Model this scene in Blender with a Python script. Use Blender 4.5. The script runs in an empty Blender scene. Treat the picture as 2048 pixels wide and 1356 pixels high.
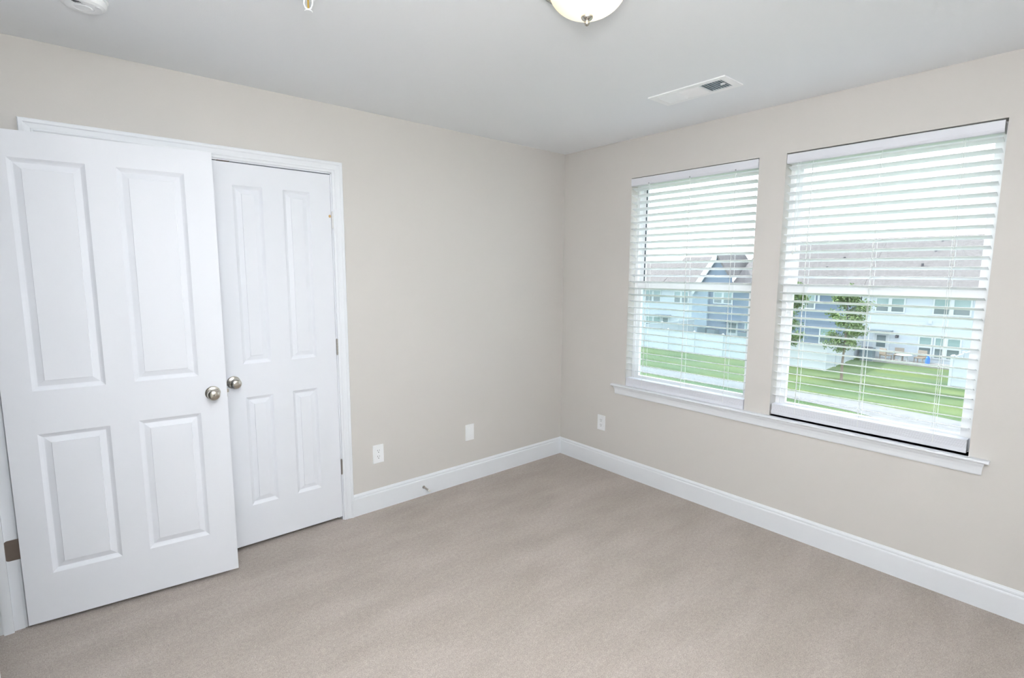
import bpy, bmesh, math, random
from mathutils import Vector, Matrix
random.seed(7)
C = bpy.context.scene.collection
SC = bpy.context.scene
PI = math.pi

# ------------------------------------------------------------------ camera
F_PX, PITCH, ROLL, YAW = 1038.45, -0.1275, 0.0050, 0.8651
cam_d = bpy.data.cameras.new('camera')
cam_d.sensor_width = 36.0
cam_d.lens = F_PX / 2048 * 36.0
cam_d.clip_start = 0.02
cam_d.clip_end = 400
cam = bpy.data.objects.new('camera', cam_d)
C.objects.link(cam)
fw = Vector((math.cos(YAW) * math.cos(PITCH), math.sin(YAW) * math.cos(PITCH), math.sin(PITCH)))
rt = Vector((math.sin(YAW), -math.cos(YAW), 0))
up = rt.cross(fw)
r2 = rt * math.cos(ROLL) + up * math.sin(ROLL)
u2 = up * math.cos(ROLL) - rt * math.sin(ROLL)
M = Matrix((r2, u2, -fw)).transposed().to_4x4()
M.translation = Vector((-3.077, -2.9741, 1.514))
cam.matrix_world = M
SC.camera = cam

# ------------------------------------------------------------------ world, sun, portals, bounce flash, exposure
w = bpy.data.worlds.new('overcast_sky')
SC.world = w
w.use_nodes = True
bg = w.node_tree.nodes['Background']
bg.inputs[0].default_value = (0.86, 0.94, 1.0, 1)
bg.inputs[1].default_value = 1.8

sun_d = bpy.data.lights.new('sun', 'SUN')
sun_d.energy = 3.4
sun_d.angle = 0.03
sun_d.color = (1.0, 0.95, 0.86)
sun = bpy.data.objects.new('sun', sun_d)
C.objects.link(sun)
sun.rotation_euler = Vector((0.06, -0.78, -0.62)).to_track_quat('-Z', 'Y').to_euler()


def area(name, loc, direction, sx, sy, energy, color=(1, 1, 1), portal=False, spread=PI):
    d = bpy.data.lights.new(name, 'AREA')
    d.shape = 'RECTANGLE'
    d.size, d.size_y, d.energy, d.color = sx, sy, energy, color
    d.spread = spread
    d.cycles.is_portal = portal
    o = bpy.data.objects.new(name, d)
    C.objects.link(o)
    o.location = loc
    o.rotation_euler = Vector(direction).to_track_quat('-Z', 'Y').to_euler()
    return o


area('window_portal', (0.17, -1.10, 1.43), (-1, 0, 0), 0.95, 1.55, 1, portal=True)
area('window_portal', (0.17, -2.14, 1.43), (-1, 0, 0), 0.95, 1.55, 1, portal=True)
# the photographer's flash with its diffuser, mounted on the camera, and the part of it bounced off the ceiling behind
area('camera_flash', (-3.09, -2.98, 1.70), (0.62, 0.74, 0.16), 0.22, 0.16, 9.5, (0.965, 0.985, 1.0))
area('bounce_flash', (-2.95, -2.95, 1.85), (-0.05, -0.05, 1.0), 0.15, 0.15, 76, (0.965, 0.985, 1.0), spread=math.radians(150))

SC.view_settings.view_transform = 'Standard'
SC.view_settings.look = 'None'
SC.view_settings.gamma = 1.0
SC.view_settings.use_curve_mapping = False
SC.view_settings.exposure = 1.04
SC.cycles.max_bounces = 10
SC.cycles.diffuse_bounces = 7
SC.cycles.glossy_bounces = 3
SC.cycles.transparent_max_bounces = 12
SC.cycles.sample_clamp_indirect = 6
SC.cycles.use_denoising = True


# ------------------------------------------------------------------ materials
def srgb(r, g, b):
    f = lambda c: (c / 255 / 12.92) if c <= 10 else ((c / 255 + 0.055) / 1.055) ** 2.4
    return (f(r), f(g), f(b), 1)


def mat(name, col, rough=0.5, metal=0.0, spec=0.5, noise=0.0, nscale=30, bump=0.0, bscale=200, coat=0.0):
    m = bpy.data.materials.new(name)
    m.use_nodes = True
    nt = m.node_tree
    b = nt.nodes['Principled BSDF']
    b.inputs['Base Color'].default_value = col
    b.inputs['Roughness'].default_value = rough
    b.inputs['Metallic'].default_value = metal
    b.inputs['Specular IOR Level'].default_value = spec
    b.inputs['Coat Weight'].default_value = coat
    tc = nt.nodes.new('ShaderNodeTexCoord')
    if noise:
        n = nt.nodes.new('ShaderNodeTexNoise')
        n.inputs['Scale'].default_value = nscale
        n.inputs['Detail'].default_value = 4
        nt.links.new(tc.outputs['Object'], n.inputs['Vector'])
        r = nt.nodes.new('ShaderNodeValToRGB')
        r.color_ramp.elements[0].position = 0.3
        r.color_ramp.elements[1].position = 0.7
        r.color_ramp.elements[0].color = tuple(c * (1 - noise) for c in col[:3]) + (1,)
        r.color_ramp.elements[1].color = tuple(min(1, c * (1 + noise)) for c in col[:3]) + (1,)
        nt.links.new(n.outputs['Fac'], r.inputs[0])
        nt.links.new(r.outputs[0], b.inputs['Base Color'])
    if bump:
        n2 = nt.nodes.new('ShaderNodeTexNoise')
        n2.inputs['Scale'].default_value = bscale
        n2.inputs['Detail'].default_value = 3
        nt.links.new(tc.outputs['Object'], n2.inputs['Vector'])
        bp = nt.nodes.new('ShaderNodeBump')
        bp.inputs['Strength'].default_value = bump
        bp.inputs['Distance'].default_value = 0.002
        nt.links.new(n2.outputs['Fac'], bp.inputs['Height'])
        nt.links.new(bp.outputs[0], b.inputs['Normal'])
    return m


M_WALL = mat('greige_wall_paint', (0.595, 0.577, 0.555, 1), 0.85, spec=0.25, bump=0.12, bscale=260)
M_CEIL = mat('ceiling_paint', (0.865, 0.885, 0.91, 1), 0.9, spec=0.2, bump=0.15, bscale=220)
M_TRIM = mat('white_semigloss_trim', (0.785, 0.815, 0.855, 1), 0.40, spec=0.35)
M_DOOR = mat('white_semigloss_door', (0.76, 0.785, 0.835, 1), 0.48, spec=0.28, bump=0.04, bscale=90)
M_NICKEL = mat('satin_nickel', (0.58, 0.55, 0.49, 1), 0.24, metal=1.0)
M_HINGE = mat('dull_nickel', (0.42, 0.40, 0.37, 1), 0.38, metal=1.0)
M_DARKENED = mat('darkened_metal', (0.20, 0.165, 0.14, 1), 0.45, metal=0.8)  # entry hinges: the dark hallway's reflection is put into this nickel colour
M_PLASTIC = mat('white_plastic', (0.87, 0.89, 0.91, 1), 0.35)
M_SLOT = mat('dark_slot', (0.05, 0.05, 0.06, 1), 0.6)
M_VINYL = mat('white_vinyl_frame', (0.89, 0.90, 0.91, 1), 0.4)
M_BLIND = mat('white_faux_wood', (0.87, 0.89, 0.91, 1), 0.42)
M_VAL = mat('white_valance', (0.74, 0.76, 0.82, 1), 0.42)
M_CORD = mat('white_cord', (0.82, 0.85, 0.84, 1), 0.7)
M_DARKGAP = mat('dark_weather_strip', (0.06, 0.075, 0.09, 1), 0.6)
M_WOOD = mat('bare_wood_chip', (0.55, 0.36, 0.16, 1), 0.8)
M_BRASS = mat('brass', (0.75, 0.5, 0.12, 1), 0.3, metal=1.0)
M_PAINTED = mat('paint_streaked_metal', (.62, .62, .62, 1), .4, metal=.3)
M_AC0 = mat('grey_plastic', (.35, .37, .40, 1), .5)
M_RUBBER = mat('white_rubber', (0.8, 0.8, 0.78, 1), 0.7)


def carpet_mat():
    m = bpy.data.materials.new('beige_carpet')
    m.use_nodes = True
    nt = m.node_tree
    b = nt.nodes['Principled BSDF']
    b.inputs['Roughness'].default_value = 1.0
    b.inputs['Specular IOR Level'].default_value = 0.05
    b.inputs['Sheen Weight'].default_value = 0.15
    tc = nt.nodes.new('ShaderNodeTexCoord')
    L = nt.links.new

    def noise(scale, detail=3, rough=0.6, vec=None):
        n = nt.nodes.new('ShaderNodeTexNoise')
        n.inputs['Scale'].default_value = scale
        n.inputs['Detail'].default_value = detail
        n.inputs['Roughness'].default_value = rough
        L(vec or tc.outputs['Object'], n.inputs['Vector'])
        return n.outputs['Fac']

    def ramp(fac, a, ca, z, cz):
        r = nt.nodes.new('ShaderNodeValToRGB')
        r.color_ramp.elements[0].position = a
        r.color_ramp.elements[1].position = z
        r.color_ramp.elements[0].color = ca
        r.color_ramp.elements[1].color = cz
        L(fac, r.inputs[0])
        return r.outputs[0]

    def mul(a, c):
        x = nt.nodes.new('ShaderNodeMix')
        x.data_type = 'RGBA'
        x.blend_type = 'MULTIPLY'
        x.inputs[0].default_value = 1
        L(a, x.inputs[6])
        L(c, x.inputs[7])
        return x.outputs[2]
    mp = nt.nodes.new('ShaderNodeMapping')           # vacuum tracks, long in one direction
    mp.inputs['Rotation'].default_value = (0, 0, math.radians(-38))
    mp.inputs['Scale'].default_value = (1.0, 3.2, 1)
    L(tc.outputs['Object'], mp.inputs['Vector'])
    tuft = ramp(noise(230, 2, 0.7), 0.25, (0.66, 0.66, 0.66, 1), 0.75, (1.28, 1.28, 1.28, 1))
    clump = ramp(noise(60, 3, 0.6), 0.3, (0.90, 0.90, 0.90, 1), 0.7, (1.08, 1.08, 1.08, 1))
    track = ramp(noise(1.7, 3, 0.55, mp.outputs[0]), 0.35, (0.90, 0.895, 0.89, 1), 0.65, (1.04, 1.04, 1.05, 1))
    base = ramp(noise(5, 2), 0.3, (0.390, 0.343, 0.309, 1), 0.7, (0.404, 0.357, 0.321, 1))
    L(mul(mul(base, tuft), mul(clump, track)), b.inputs['Base Color'])
    bp = nt.nodes.new('ShaderNodeBump')
    bp.inputs['Strength'].default_value = 0.7
    bp.inputs['Distance'].default_value = 0.006
    L(noise(190, 3, 0.7), bp.inputs['Height'])
    L(bp.outputs[0], b.inputs['Normal'])
    return m


M_CARPET = carpet_mat()


def glass_mat(name='window_glass', tint=(0.93, 0.965, 0.97, 1), glossy=0.05):
    m = bpy.data.materials.new(name)
    m.use_nodes = True
    nt = m.node_tree
    nt.nodes.remove(nt.nodes['Principled BSDF'])
    t = nt.nodes.new('ShaderNodeBsdfTransparent')
    t.inputs[0].default_value = tint
    g = nt.nodes.new('ShaderNodeBsdfGlossy')
    g.inputs['Roughness'].default_value = 0.02
    mx = nt.nodes.new('ShaderNodeMixShader')
    mx.inputs[0].default_value = glossy
    nt.links.new(t.outputs[0], mx.inputs[1])
    nt.links.new(g.outputs[0], mx.inputs[2])
    nt.links.new(mx.outputs[0], nt.nodes['Material Output'].inputs[0])
    return m


M_GLASS = glass_mat(tint=(0.965, 0.98, 0.985, 1))


def haze_screen_mat():  # pale veil laid over the view to imitate haze
    m = glass_mat('pale_haze_screen')
    nt = m.node_tree
    d = nt.nodes.new('ShaderNodeBsdfDiffuse')
    d.inputs[0].default_value = (.75, .80, .84, 1)
    mx = nt.nodes['Mix Shader']
    mx.inputs[0].default_value = 0.07
    nt.links.new(d.outputs[0], mx.inputs[2])
    return m


M_HAZE = haze_screen_mat()


def lamp_glass():
    m = bpy.data.materials.new('glowing_alabaster_glass')
    m.use_nodes = True
    nt = m.node_tree
    b = nt.nodes['Principled BSDF']
    b.inputs['Base Color'].default_value = (0.85, 0.78, 0.62, 1)
    b.inputs['Roughness'].default_value = 0.25
    tc = nt.nodes.new('ShaderNodeTexCoord')
    gr = nt.nodes.new('ShaderNodeVectorMath')
    gr.operation = 'DISTANCE'
    gr.inputs[1].default_value = (0.035, -0.02, -0.02)       # where the bulb sits behind the glass
    nt.links.new(tc.outputs['Object'], gr.inputs[0])
    r = nt.nodes.new('ShaderNodeValToRGB')
    r.color_ramp.elements[0].position = 0.07
    r.color_ramp.elements[0].color = (1.0, 0.94, 0.76, 1)
    r.color_ramp.elements[1].position = 0.155
    r.color_ramp.elements[1].color = (0.60, 0.46, 0.24, 1)
    nt.links.new(gr.outputs['Value'], r.inputs[0])
    nt.links.new(r.outputs[0], b.inputs['Emission Color'])
    b.inputs['Emission Strength'].default_value = 0.66
    return m


# ------------------------------------------------------------------ helpers
def tag(o, label=None, cat=None, group=None, kind=None):
    if label: o['label'] = label
    if cat: o['category'] = cat
    if group: o['group'] = group
    if kind: o['kind'] = kind
    return o


def obj(name, bm, m, parent=None, smooth=False, loc=None):
    me = bpy.data.meshes.new(name)
    bmesh.ops.recalc_face_normals(bm, faces=bm.faces)
    if smooth:
        for f in bm.faces: f.smooth = True
    bm.to_mesh(me)
    bm.free()
    for x in (m if isinstance(m, (list, tuple)) else [m]):
        me.materials.append(x)
    o = bpy.data.objects.new(name, me)
    C.objects.link(o)
    if parent: o.parent = parent
    if loc: o.location = loc
    return o


def empty(name, loc=(0, 0, 0), rz=0.0):
    o = bpy.data.objects.new(name, None)
    o.empty_display_size = 0.05
    C.objects.link(o)
    o.location = loc
    o.rotation_euler = (0, 0, rz)
    return o


def copy_tree(o, parent=None):
    c = o.copy()
    C.objects.link(c)
    if parent: c.parent = parent
    for ch in list(o.children):
        copy_tree(ch, c)
    return c


def box(bm, a, b, mi=0, bevel=0.0):
    x0, x1 = sorted((a[0], b[0])); y0, y1 = sorted((a[1], b[1])); z0, z1 = sorted((a[2], b[2]))
    r = bmesh.ops.create_cube(bm, size=1)
    vs = r['verts']
    for v in vs:
        v.co = Vector(((x0 + x1) / 2 + v.co.x * (x1 - x0), (y0 + y1) / 2 + v.co.y * (y1 - y0), (z0 + z1) / 2 + v.co.z * (z1 - z0)))
    fs = {f for v in vs for f in v.link_faces}
    for f in fs: f.material_index = mi
    if bevel:
        es = {e for v in vs for e in v.link_edges}
        bmesh.ops.bevel(bm, geom=list(es), offset=bevel, segments=2, affect='EDGES', profile=0.7)
    return vs


def B(*boxes, bevel=0.0):
    bm = bmesh.new()
    for a, b in boxes: box(bm, a, b, bevel=bevel)
    return bm


def lathe(bm, prof, seg=32, mat4=None, mi=0):
    """prof: list of (r, h) about local z"""
    rings = []
    for r, h in prof:
        if r < 1e-6:
            rings.append([bm.verts.new((0, 0, h))])
        else:
            rings.append([bm.verts.new((r * math.cos(2 * PI * k / seg), r * math.sin(2 * PI * k / seg), h)) for k in range(seg)])
    for a, b in zip(rings[:-1], rings[1:]):
        for k in range(seg):
            k2 = (k + 1) % seg
            if len(a) == 1 and len(b) == 1: continue
            if len(a) == 1: f = bm.faces.new((a[0], b[k], b[k2]))
            elif len(b) == 1: f = bm.faces.new((a[k], a[k2], b[0]))
            else: f = bm.faces.new((a[k], a[k2], b[k2], b[k]))
            f.material_index = mi
    if mat4 is not None:
        for rg in rings:
            for v in rg: v.co = mat4 @ v.co


def axis_mat(origin, direction):
    m = Vector(direction).to_track_quat('Z', 'Y').to_matrix().to_4x4()
    m.translation = Vector(origin)
    return m


def cyl(bm, p, q, r, seg=10, r2_=None):
    p, q = Vector(p), Vector(q)
    d = q - p
    lathe(bm, [(0, 0), (r, 0), (r2_ if r2_ is not None else r, d.length), (0, d.length)], seg, axis_mat(p, d))


def strip(bm, prof, stations, closed_ends=True):
    """prof: list of 2-D points; stations: functions mapping (a,b)->3-D. Lofts between stations."""
    rows = [[bm.verts.new(s(*p)) for p in prof] for s in stations]
    n = len(prof)
    for a, b in zip(rows[:-1], rows[1:]):
        for i in range(n):
            j = (i + 1) % n
            bm.faces.new((a[i], a[j], b[j], b[i]))
    if closed_ends:
        bm.faces.new(rows[0])
        bm.faces.new(rows[-1])


def wall_with_holes(name, plane, inner, outer, u0, u1, z0, z1, holes, m):
    """plane 'x' or 'y': the wall's normal axis. holes: (ua, ub, za, zb)"""
    us = sorted({u0, u1, *[h[0] for h in holes], *[h[1] for h in holes]})
    zs = sorted({z0, z1, *[h[2] for h in holes], *[h[3] for h in holes]})
    bm = bmesh.new()

    def P(n, u, z): return (n, u, z) if plane == 'x' else (u, n, z)
    vc = {}

    def V(n, u, z):
        k = (round(n, 5), round(u, 5), round(z, 5))
        if k not in vc: vc[k] = bm.verts.new(P(n, u, z))
        return vc[k]

    def inside(uc, zc): return any(h[0] < uc < h[1] and h[2] < zc < h[3] for h in holes)
    nu, nz = len(us) - 1, len(zs) - 1
    solid = [[not inside((us[i] + us[i + 1]) / 2, (zs[j] + zs[j + 1]) / 2) for j in range(nz)] for i in range(nu)]
    for i in range(nu):
        for j in range(nz):
            if not solid[i][j]: continue
            a, b, c, d = us[i], us[i + 1], zs[j], zs[j + 1]
            for n in (inner, outer):
                bm.faces.new((V(n, a, c), V(n, b, c), V(n, b, d), V(n, a, d)))
            for (di, dj, p, q) in ((-1, 0, (a, c), (a, d)), (1, 0, (b, c), (b, d)), (0, -1, (a, c), (b, c)), (0, 1, (a, d), (b, d))):
                ii, jj = i + di, j + dj
                if 0 <= ii < nu and 0 <= jj < nz and solid[ii][jj]: continue
                bm.faces.new((V(inner, *p), V(inner, *q), V(outer, *q), V(outer, *p)))
    return obj(name, bm, m)


# ------------------------------------------------------------------ room shell
HC = 2.44
XW, YS, XH = -3.33, -3.38, -4.65          # west wall, south wall, far side of the hall
W1 = (-1.543, -0.654, 0.690, 2.173)
W2 = (-2.587, -1.693, 0.690, 2.173)
CL = (-3.121, -1.895, 0.0, 2.067)          # closet opening
EN = (-0.945, -0.080, 0.0, 2.062)          # entry opening in the west wall

fl = obj('floor', B(((XH, YS, -0.12), (0.0, 0.62, 0.0))), M_CARPET)
tag(fl, 'beige cut pile carpet covering the whole bedroom floor', 'carpet', kind='structure')
ce = obj('ceiling', B(((XH - 0.1, YS - 0.12, HC), (0.14, 0.12, HC + 0.12))), M_CEIL)
tag(ce, 'flat pale grey white ceiling above the greige walls', 'ceiling', kind='structure')
tag(wall_with_holes('wall_north', 'y', 0.0, 0.115, XW - 0.115, 0.14, 0, HC, [CL], M_WALL),
    'greige painted wall holding the closet, left of the room corner', 'wall', kind='structure')
tag(wall_with_holes('wall_east', 'x', 0.0, 0.14, YS - 0.1, 0.0, 0, HC, [W1, W2], M_WALL),
    'greige painted wall with the two windows, right of the room corner', 'wall', kind='structure')
tag(wall_with_holes('wall_west', 'x', XW, XW - 0.115, YS, 0.0, 0, HC, [EN], M_WALL),
    'greige painted wall around the entry doorway at the far left edge', 'wall', kind='structure')
tag(obj('wall_south', B(((XH, YS, 0), (0, YS - 0.1, HC))), M_WALL),
    'greige painted wall behind the viewer, opposite the closet', 'wall', kind='structure')
tag(obj('wall_hall', B(((XH, YS, 0), (XH - 0.1, 0.62, HC)), ((XH, 0.115, 0), (XW - 0.115, 0.2, HC))), M_WALL),
    'greige painted wall of the hallway beyond the entry doorway', 'wall', kind='structure')
tag(obj('wall_closet', B(((CL[0] - .2, 0.62, 0), (CL[1] + .2, 0.70, HC)), ((CL[0] - .3, 0.115, 0), (CL[0] - .2, 0.70, HC)),
                         ((CL[1] + .2, 0.115, 0), (CL[1] + .3, 0.70, HC)), ((CL[0] - .3, 0.115, HC), (CL[1] + .3, 0.70, HC + .1))), M_WALL),
    'greige painted inside walls of the closet behind its doors', 'wall', kind='structure')

# baseboards
BB = [(0, 0), (.014, 0), (.014, .108), (.0125, .113), (.0085, .116), (.0085, .1185), (.0105, .121), (.0095, .128), (.0055, .134), (.004, .138), (0, .138)]


def baseboard(name, runs, label):
    bm = bmesh.new()
    for kind, n, a, b in runs:
        if kind == 'n':    # on north wall, facing -y
            strip(bm, BB, [lambda d, z, a=a: (a, n - d, z), lambda d, z, b=b: (b, n - d, z)])
        if kind == 's':
            strip(bm, BB, [lambda d, z, a=a: (a, n + d, z), lambda d, z, b=b: (b, n + d, z)])
        if kind == 'e':    # facing -x
            strip(bm, BB, [lambda d, z, a=a: (n - d, a, z), lambda d, z, b=b: (n - d, b, z)])
        if kind == 'w':
            strip(bm, BB, [lambda d, z, a=a: (n + d, a, z), lambda d, z, b=b: (n + d, b, z)])
    return tag(obj(name, bm, M_TRIM), label, 'baseboard', kind='structure')


baseboard('baseboard_north', [('n', 0, -1.834, 0.0), ('n', 0, XW, -3.182)], 'white moulded baseboard from the closet casing to the room corner')
baseboard('baseboard_east', [('e', 0, 0.0, YS)], 'white moulded baseboard along the wall under the windows')
baseboard('baseboard_west', [('w', XW, -1.007, YS)], 'white moulded baseboard along the entry doorway wall')
baseboard('baseboard_south', [('s', YS, XW, 0.0)], 'white moulded baseboard along the wall behind the viewer')

# door casings: profile (w from the inside edge outwards, d off the wall)
CAS = [(0, 0), (0, .008), (.003, .010), (.013, .010), (.017, .0125), (.021, .0125), (.024, .0115), (.042, .0145), (.046, .0175), (.058, .0175), (.061, .015), (.061, 0)]


def casing_bm(plane, n, sgn, ua, ub, ztop):
    """around an opening ua..ub, top ztop; sgn: direction off the wall"""
    bm = bmesh.new()

    def P(u, d, z): return (u, n + sgn * d, z) if plane == 'y' else (n + sgn * d, u, z)
    strip(bm, CAS, [lambda w_, d: P(ua - w_, d, 0), lambda w_, d: P(ua - w_, d, ztop + w_), lambda w_, d: P(ub + w_, d, ztop + w_), lambda w_, d: P(ub + w_, d, 0)])
    return bm


t1 = empty('trim_1', (0, 0, 0))
tag(t1, 'white moulded casing and jamb framing the closet doors', 'door frame', kind='structure')
obj('casing', casing_bm('y', 0.0, -1, CL[0] + 0.0, CL[1], 2.067), M_TRIM, t1)
jb = bmesh.new()
box(jb, (CL[1] - 0.006, 0.0, 0), (CL[1], 0.115, 2.067))
box(jb, (CL[0], 0.0, 0), (CL[0] + 0.006, 0.115, 2.067))
box(jb, (CL[0], 0.0, 2.061), (CL[1], 0.115, 2.067))
box(jb, (CL[1] - 0.016, 0.040, 0), (CL[1] - 0.006, 0.075, 2.061))
box(jb, (CL[0] + 0.006, 0.040, 0), (CL[0] + 0.016, 0.075, 2.061))
box(jb, (CL[0] + .016, 0.040, 2.050), (CL[1] - .016, 0.075, 2.061))
obj('jamb', jb, M_TRIM, t1)
obj('ball_catch_plate', B(((-2.468, -0.0015, 2.0585), (-2.412, 0.020, 2.0612))), M_DARKENED, t1)

t2 = empty('trim_2', (0, 0, 0))
tag(t2, 'white casing and jamb of the entry doorway at the far left', 'door frame', kind='structure')
obj('casing', casing_bm('x', XW, 1, EN[0], EN[1] + .004, 2.065), M_TRIM, t2)
jb = bmesh.new()
box(jb, (XW + .001, -0.079, 0), (XW - 0.117, -0.0805, 2.062))
box(jb, (XW - .032, -0.0805, 0), (XW - 0.064, -0.0935, 2.055))
box(jb, (XW + .001, EN[0] - .001, 0), (XW - 0.117, EN[0] + 0.008, 2.062))
box(jb, (XW - .036, EN[0] + 0.008, 0), (XW - 0.070, EN[0] + 0.018, 2.055))
box(jb, (XW + .001, EN[0], 2.054), (XW - 0.117, -0.0805, 2.063))
box(jb, (XW - .036, EN[0] + .018, 2.044), (XW - 0.070, -0.0905, 2.055))
obj('jamb', jb, M_TRIM, t2)


# ------------------------------------------------------------------ moulded four panel doors
def door_bm(W, z0, z1, T, panels):
    """slab 0..W, front face y=0 (facing -y), back y=T, with moulded panels on both faces"""
    bm = bmesh.new()
    us = sorted({0, W, *[p[0] for p in panels], *[p[1] for p in panels]})
    zs = sorted({z0, z1, *[p[2] for p in panels], *[p[3] for p in panels]})
    rings = [(0.0, 0.0), (0.003, 0.0022), (0.010, 0.0072), (0.0165, 0.0108), (0.0190, 0.0106), (0.0400, 0.0042), (0.0412, 0.0012)]
    for y, s in ((0.0, 1), (T, -1)):
        vc = {}

        def V(u, z, d=0.0):
            k = (round(u, 5), round(z, 5), round(d, 5))
            if k not in vc: vc[k] = bm.verts.new((u, y + s * d, z))
            return vc[k]
        for i in range(len(us) - 1):
            for j in range(len(zs) - 1):
                a, b, c, d = us[i], us[i + 1], zs[j], zs[j + 1]
                if any(p[0] < (a + b) / 2 < p[1] and p[2] < (c + d) / 2 < p[3] for p in panels): continue
                bm.faces.new((V(a, c), V(b, c), V(b, d), V(a, d)))
        for a, b, c, d in panels:
            prev = None
            for o, dp in rings:
                cur = [V(a + o, c + o, dp), V(b - o, c + o, dp), V(b - o, d - o, dp), V(a + o, d - o, dp)]
                if prev:
                    for k in range(4):
                        bm.faces.new((prev[k], prev[(k + 1) % 4], cur[(k + 1) % 4], cur[k]))
                prev = cur
            bm.faces.new(prev)
    # edges
    for (p, q) in (((0, z0), (W, z0)), ((0, z1), (W, z1)), ((0, z0), (0, z1)), ((W, z0), (W, z1))):
        bm.faces.new([bm.verts.new(v) for v in ((p[0], 0, p[1]), (q[0], 0, q[1]), (q[0], T, q[1]), (p[0], T, p[1]))])
    return bm


def knob(parent, x, z, y0, sgn, pin=False):
    """sgn -1: sticks out towards -y"""
    k = bmesh.new()
    m4 = axis_mat((x, y0, z), (0, sgn, 0))
    prof = [(.0, .024), (.0115, .024), (.0115, .028), (.013, .033), (.0185, .037), (.0245, .042), (.0272, .048), (.0275, .053), (.0255, .059), (.0215, .063), (.015, .0665), (.0075, .068), (0, .0683)]
    lathe(k, prof, 40, m4)
    o = obj('knob', k, M_NICKEL, parent, smooth=True)
    r = bmesh.new()
    lathe(r, [(0, 0), (.0325, 0), (.0330, .003), (.0315, .0055), (.027, .008), (.017, .010), (.0135, .013), (.0115, .016), (.0115, .026), (0, .026)], 40, m4)
    obj('rosette', r, M_NICKEL, o, smooth=True)
    if pin:
        p = bmesh.new()
        cyl(p, (x, y0 + sgn * .0675, z), (x, y0 + sgn * .0687, z), .0022, 12)
        obj('lock_pinhole', p, M_SLOT, o)
    return o


def hinge(parent, x, y, z0, z1, m, name='hinge'):
    h = bmesh.new()
    n = 5
    for i in range(n):
        a = z0 + (z1 - z0) * i / n
        b = z0 + (z1 - z0) * (i + 1) / n
        cyl(h, (x, y, a + .0004), (x, y, b - .0004), .0058, 12)
    cyl(h, (x, y, z1), (x, y, z1 + .004), .004, 10, .002)
    cyl(h, (x, y, z0), (x, y, z0 - .003), .0045, 10)
    return obj(name, h, m, parent)


# closet leaf on the right (hinged at its right edge)
PAN = lambda W: [(W * .155, W * .395, 1.027, 1.947), (W * .565, W * .805, 1.027, 1.947)]
LW = 0.6058
lx0 = -2.5085
pc = [(-2.406 - lx0, -2.264 - lx0, 1.026, 1.947), (-2.162 - lx0, -2.018 - lx0, 1.026, 1.947),
      (-2.402 - lx0, -2.264 - lx0, 0.242, 0.846), (-2.160 - lx0, -2.022 - lx0, 0.242, 0.846)]
d2 = empty('door_2', (lx0, 0.0, 0))
tag(d2, 'white four panel closet door leaf, closed, half behind the open door', 'door', 'closet doors', 'structure')
obj('door_panel', door_bm(LW, 0.024, 2.0555, 0.034, pc), M_DOOR, d2)
knob(d2, 0.052, 0.936, 0.0, -1)
for i, (a, b) in enumerate(((.296, .386), (1.030, 1.120), (1.760, 1.850))):
    hg = hinge(d2, LW + 0.004, -0.006, a, b, M_HINGE if i < 2 else M_PAINTED)
    if i == 2: hg['label'] = 'hinge with white painted barrel'
ch = bmesh.new()
lathe(ch, [(0, .0008), (.0045, .0010), (.007, .0002), (.007, -.0005)], 9, axis_mat((LW - .008, 0, 1.826), (0, -1, 0)))
for v in ch.verts: v.co.z = 1.826 + (v.co.z - 1.826) * 1.25
obj('paint_chip', ch, M_WOOD, d2)
# left closet leaf
d3 = empty('door_3', (lx0 - 0.003 - LW, 0.0, 0))
tag(d3, 'white four panel closet door leaf hidden behind the open entry door', 'door', 'closet doors', 'structure')
obj('door_panel', door_bm(LW, 0.024, 2.0555, 0.034, [(LW - b, LW - a, c, d) for a, b, c, d in pc]), M_DOOR, d3)
knob(d3, LW - 0.052, 0.936, 0.0, -1)
for a, b in ((.296, .386), (1.030, 1.120), (1.760, 1.850)):
    hinge(d3, -0.0045, -0.006, a, b, M_HINGE)

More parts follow.
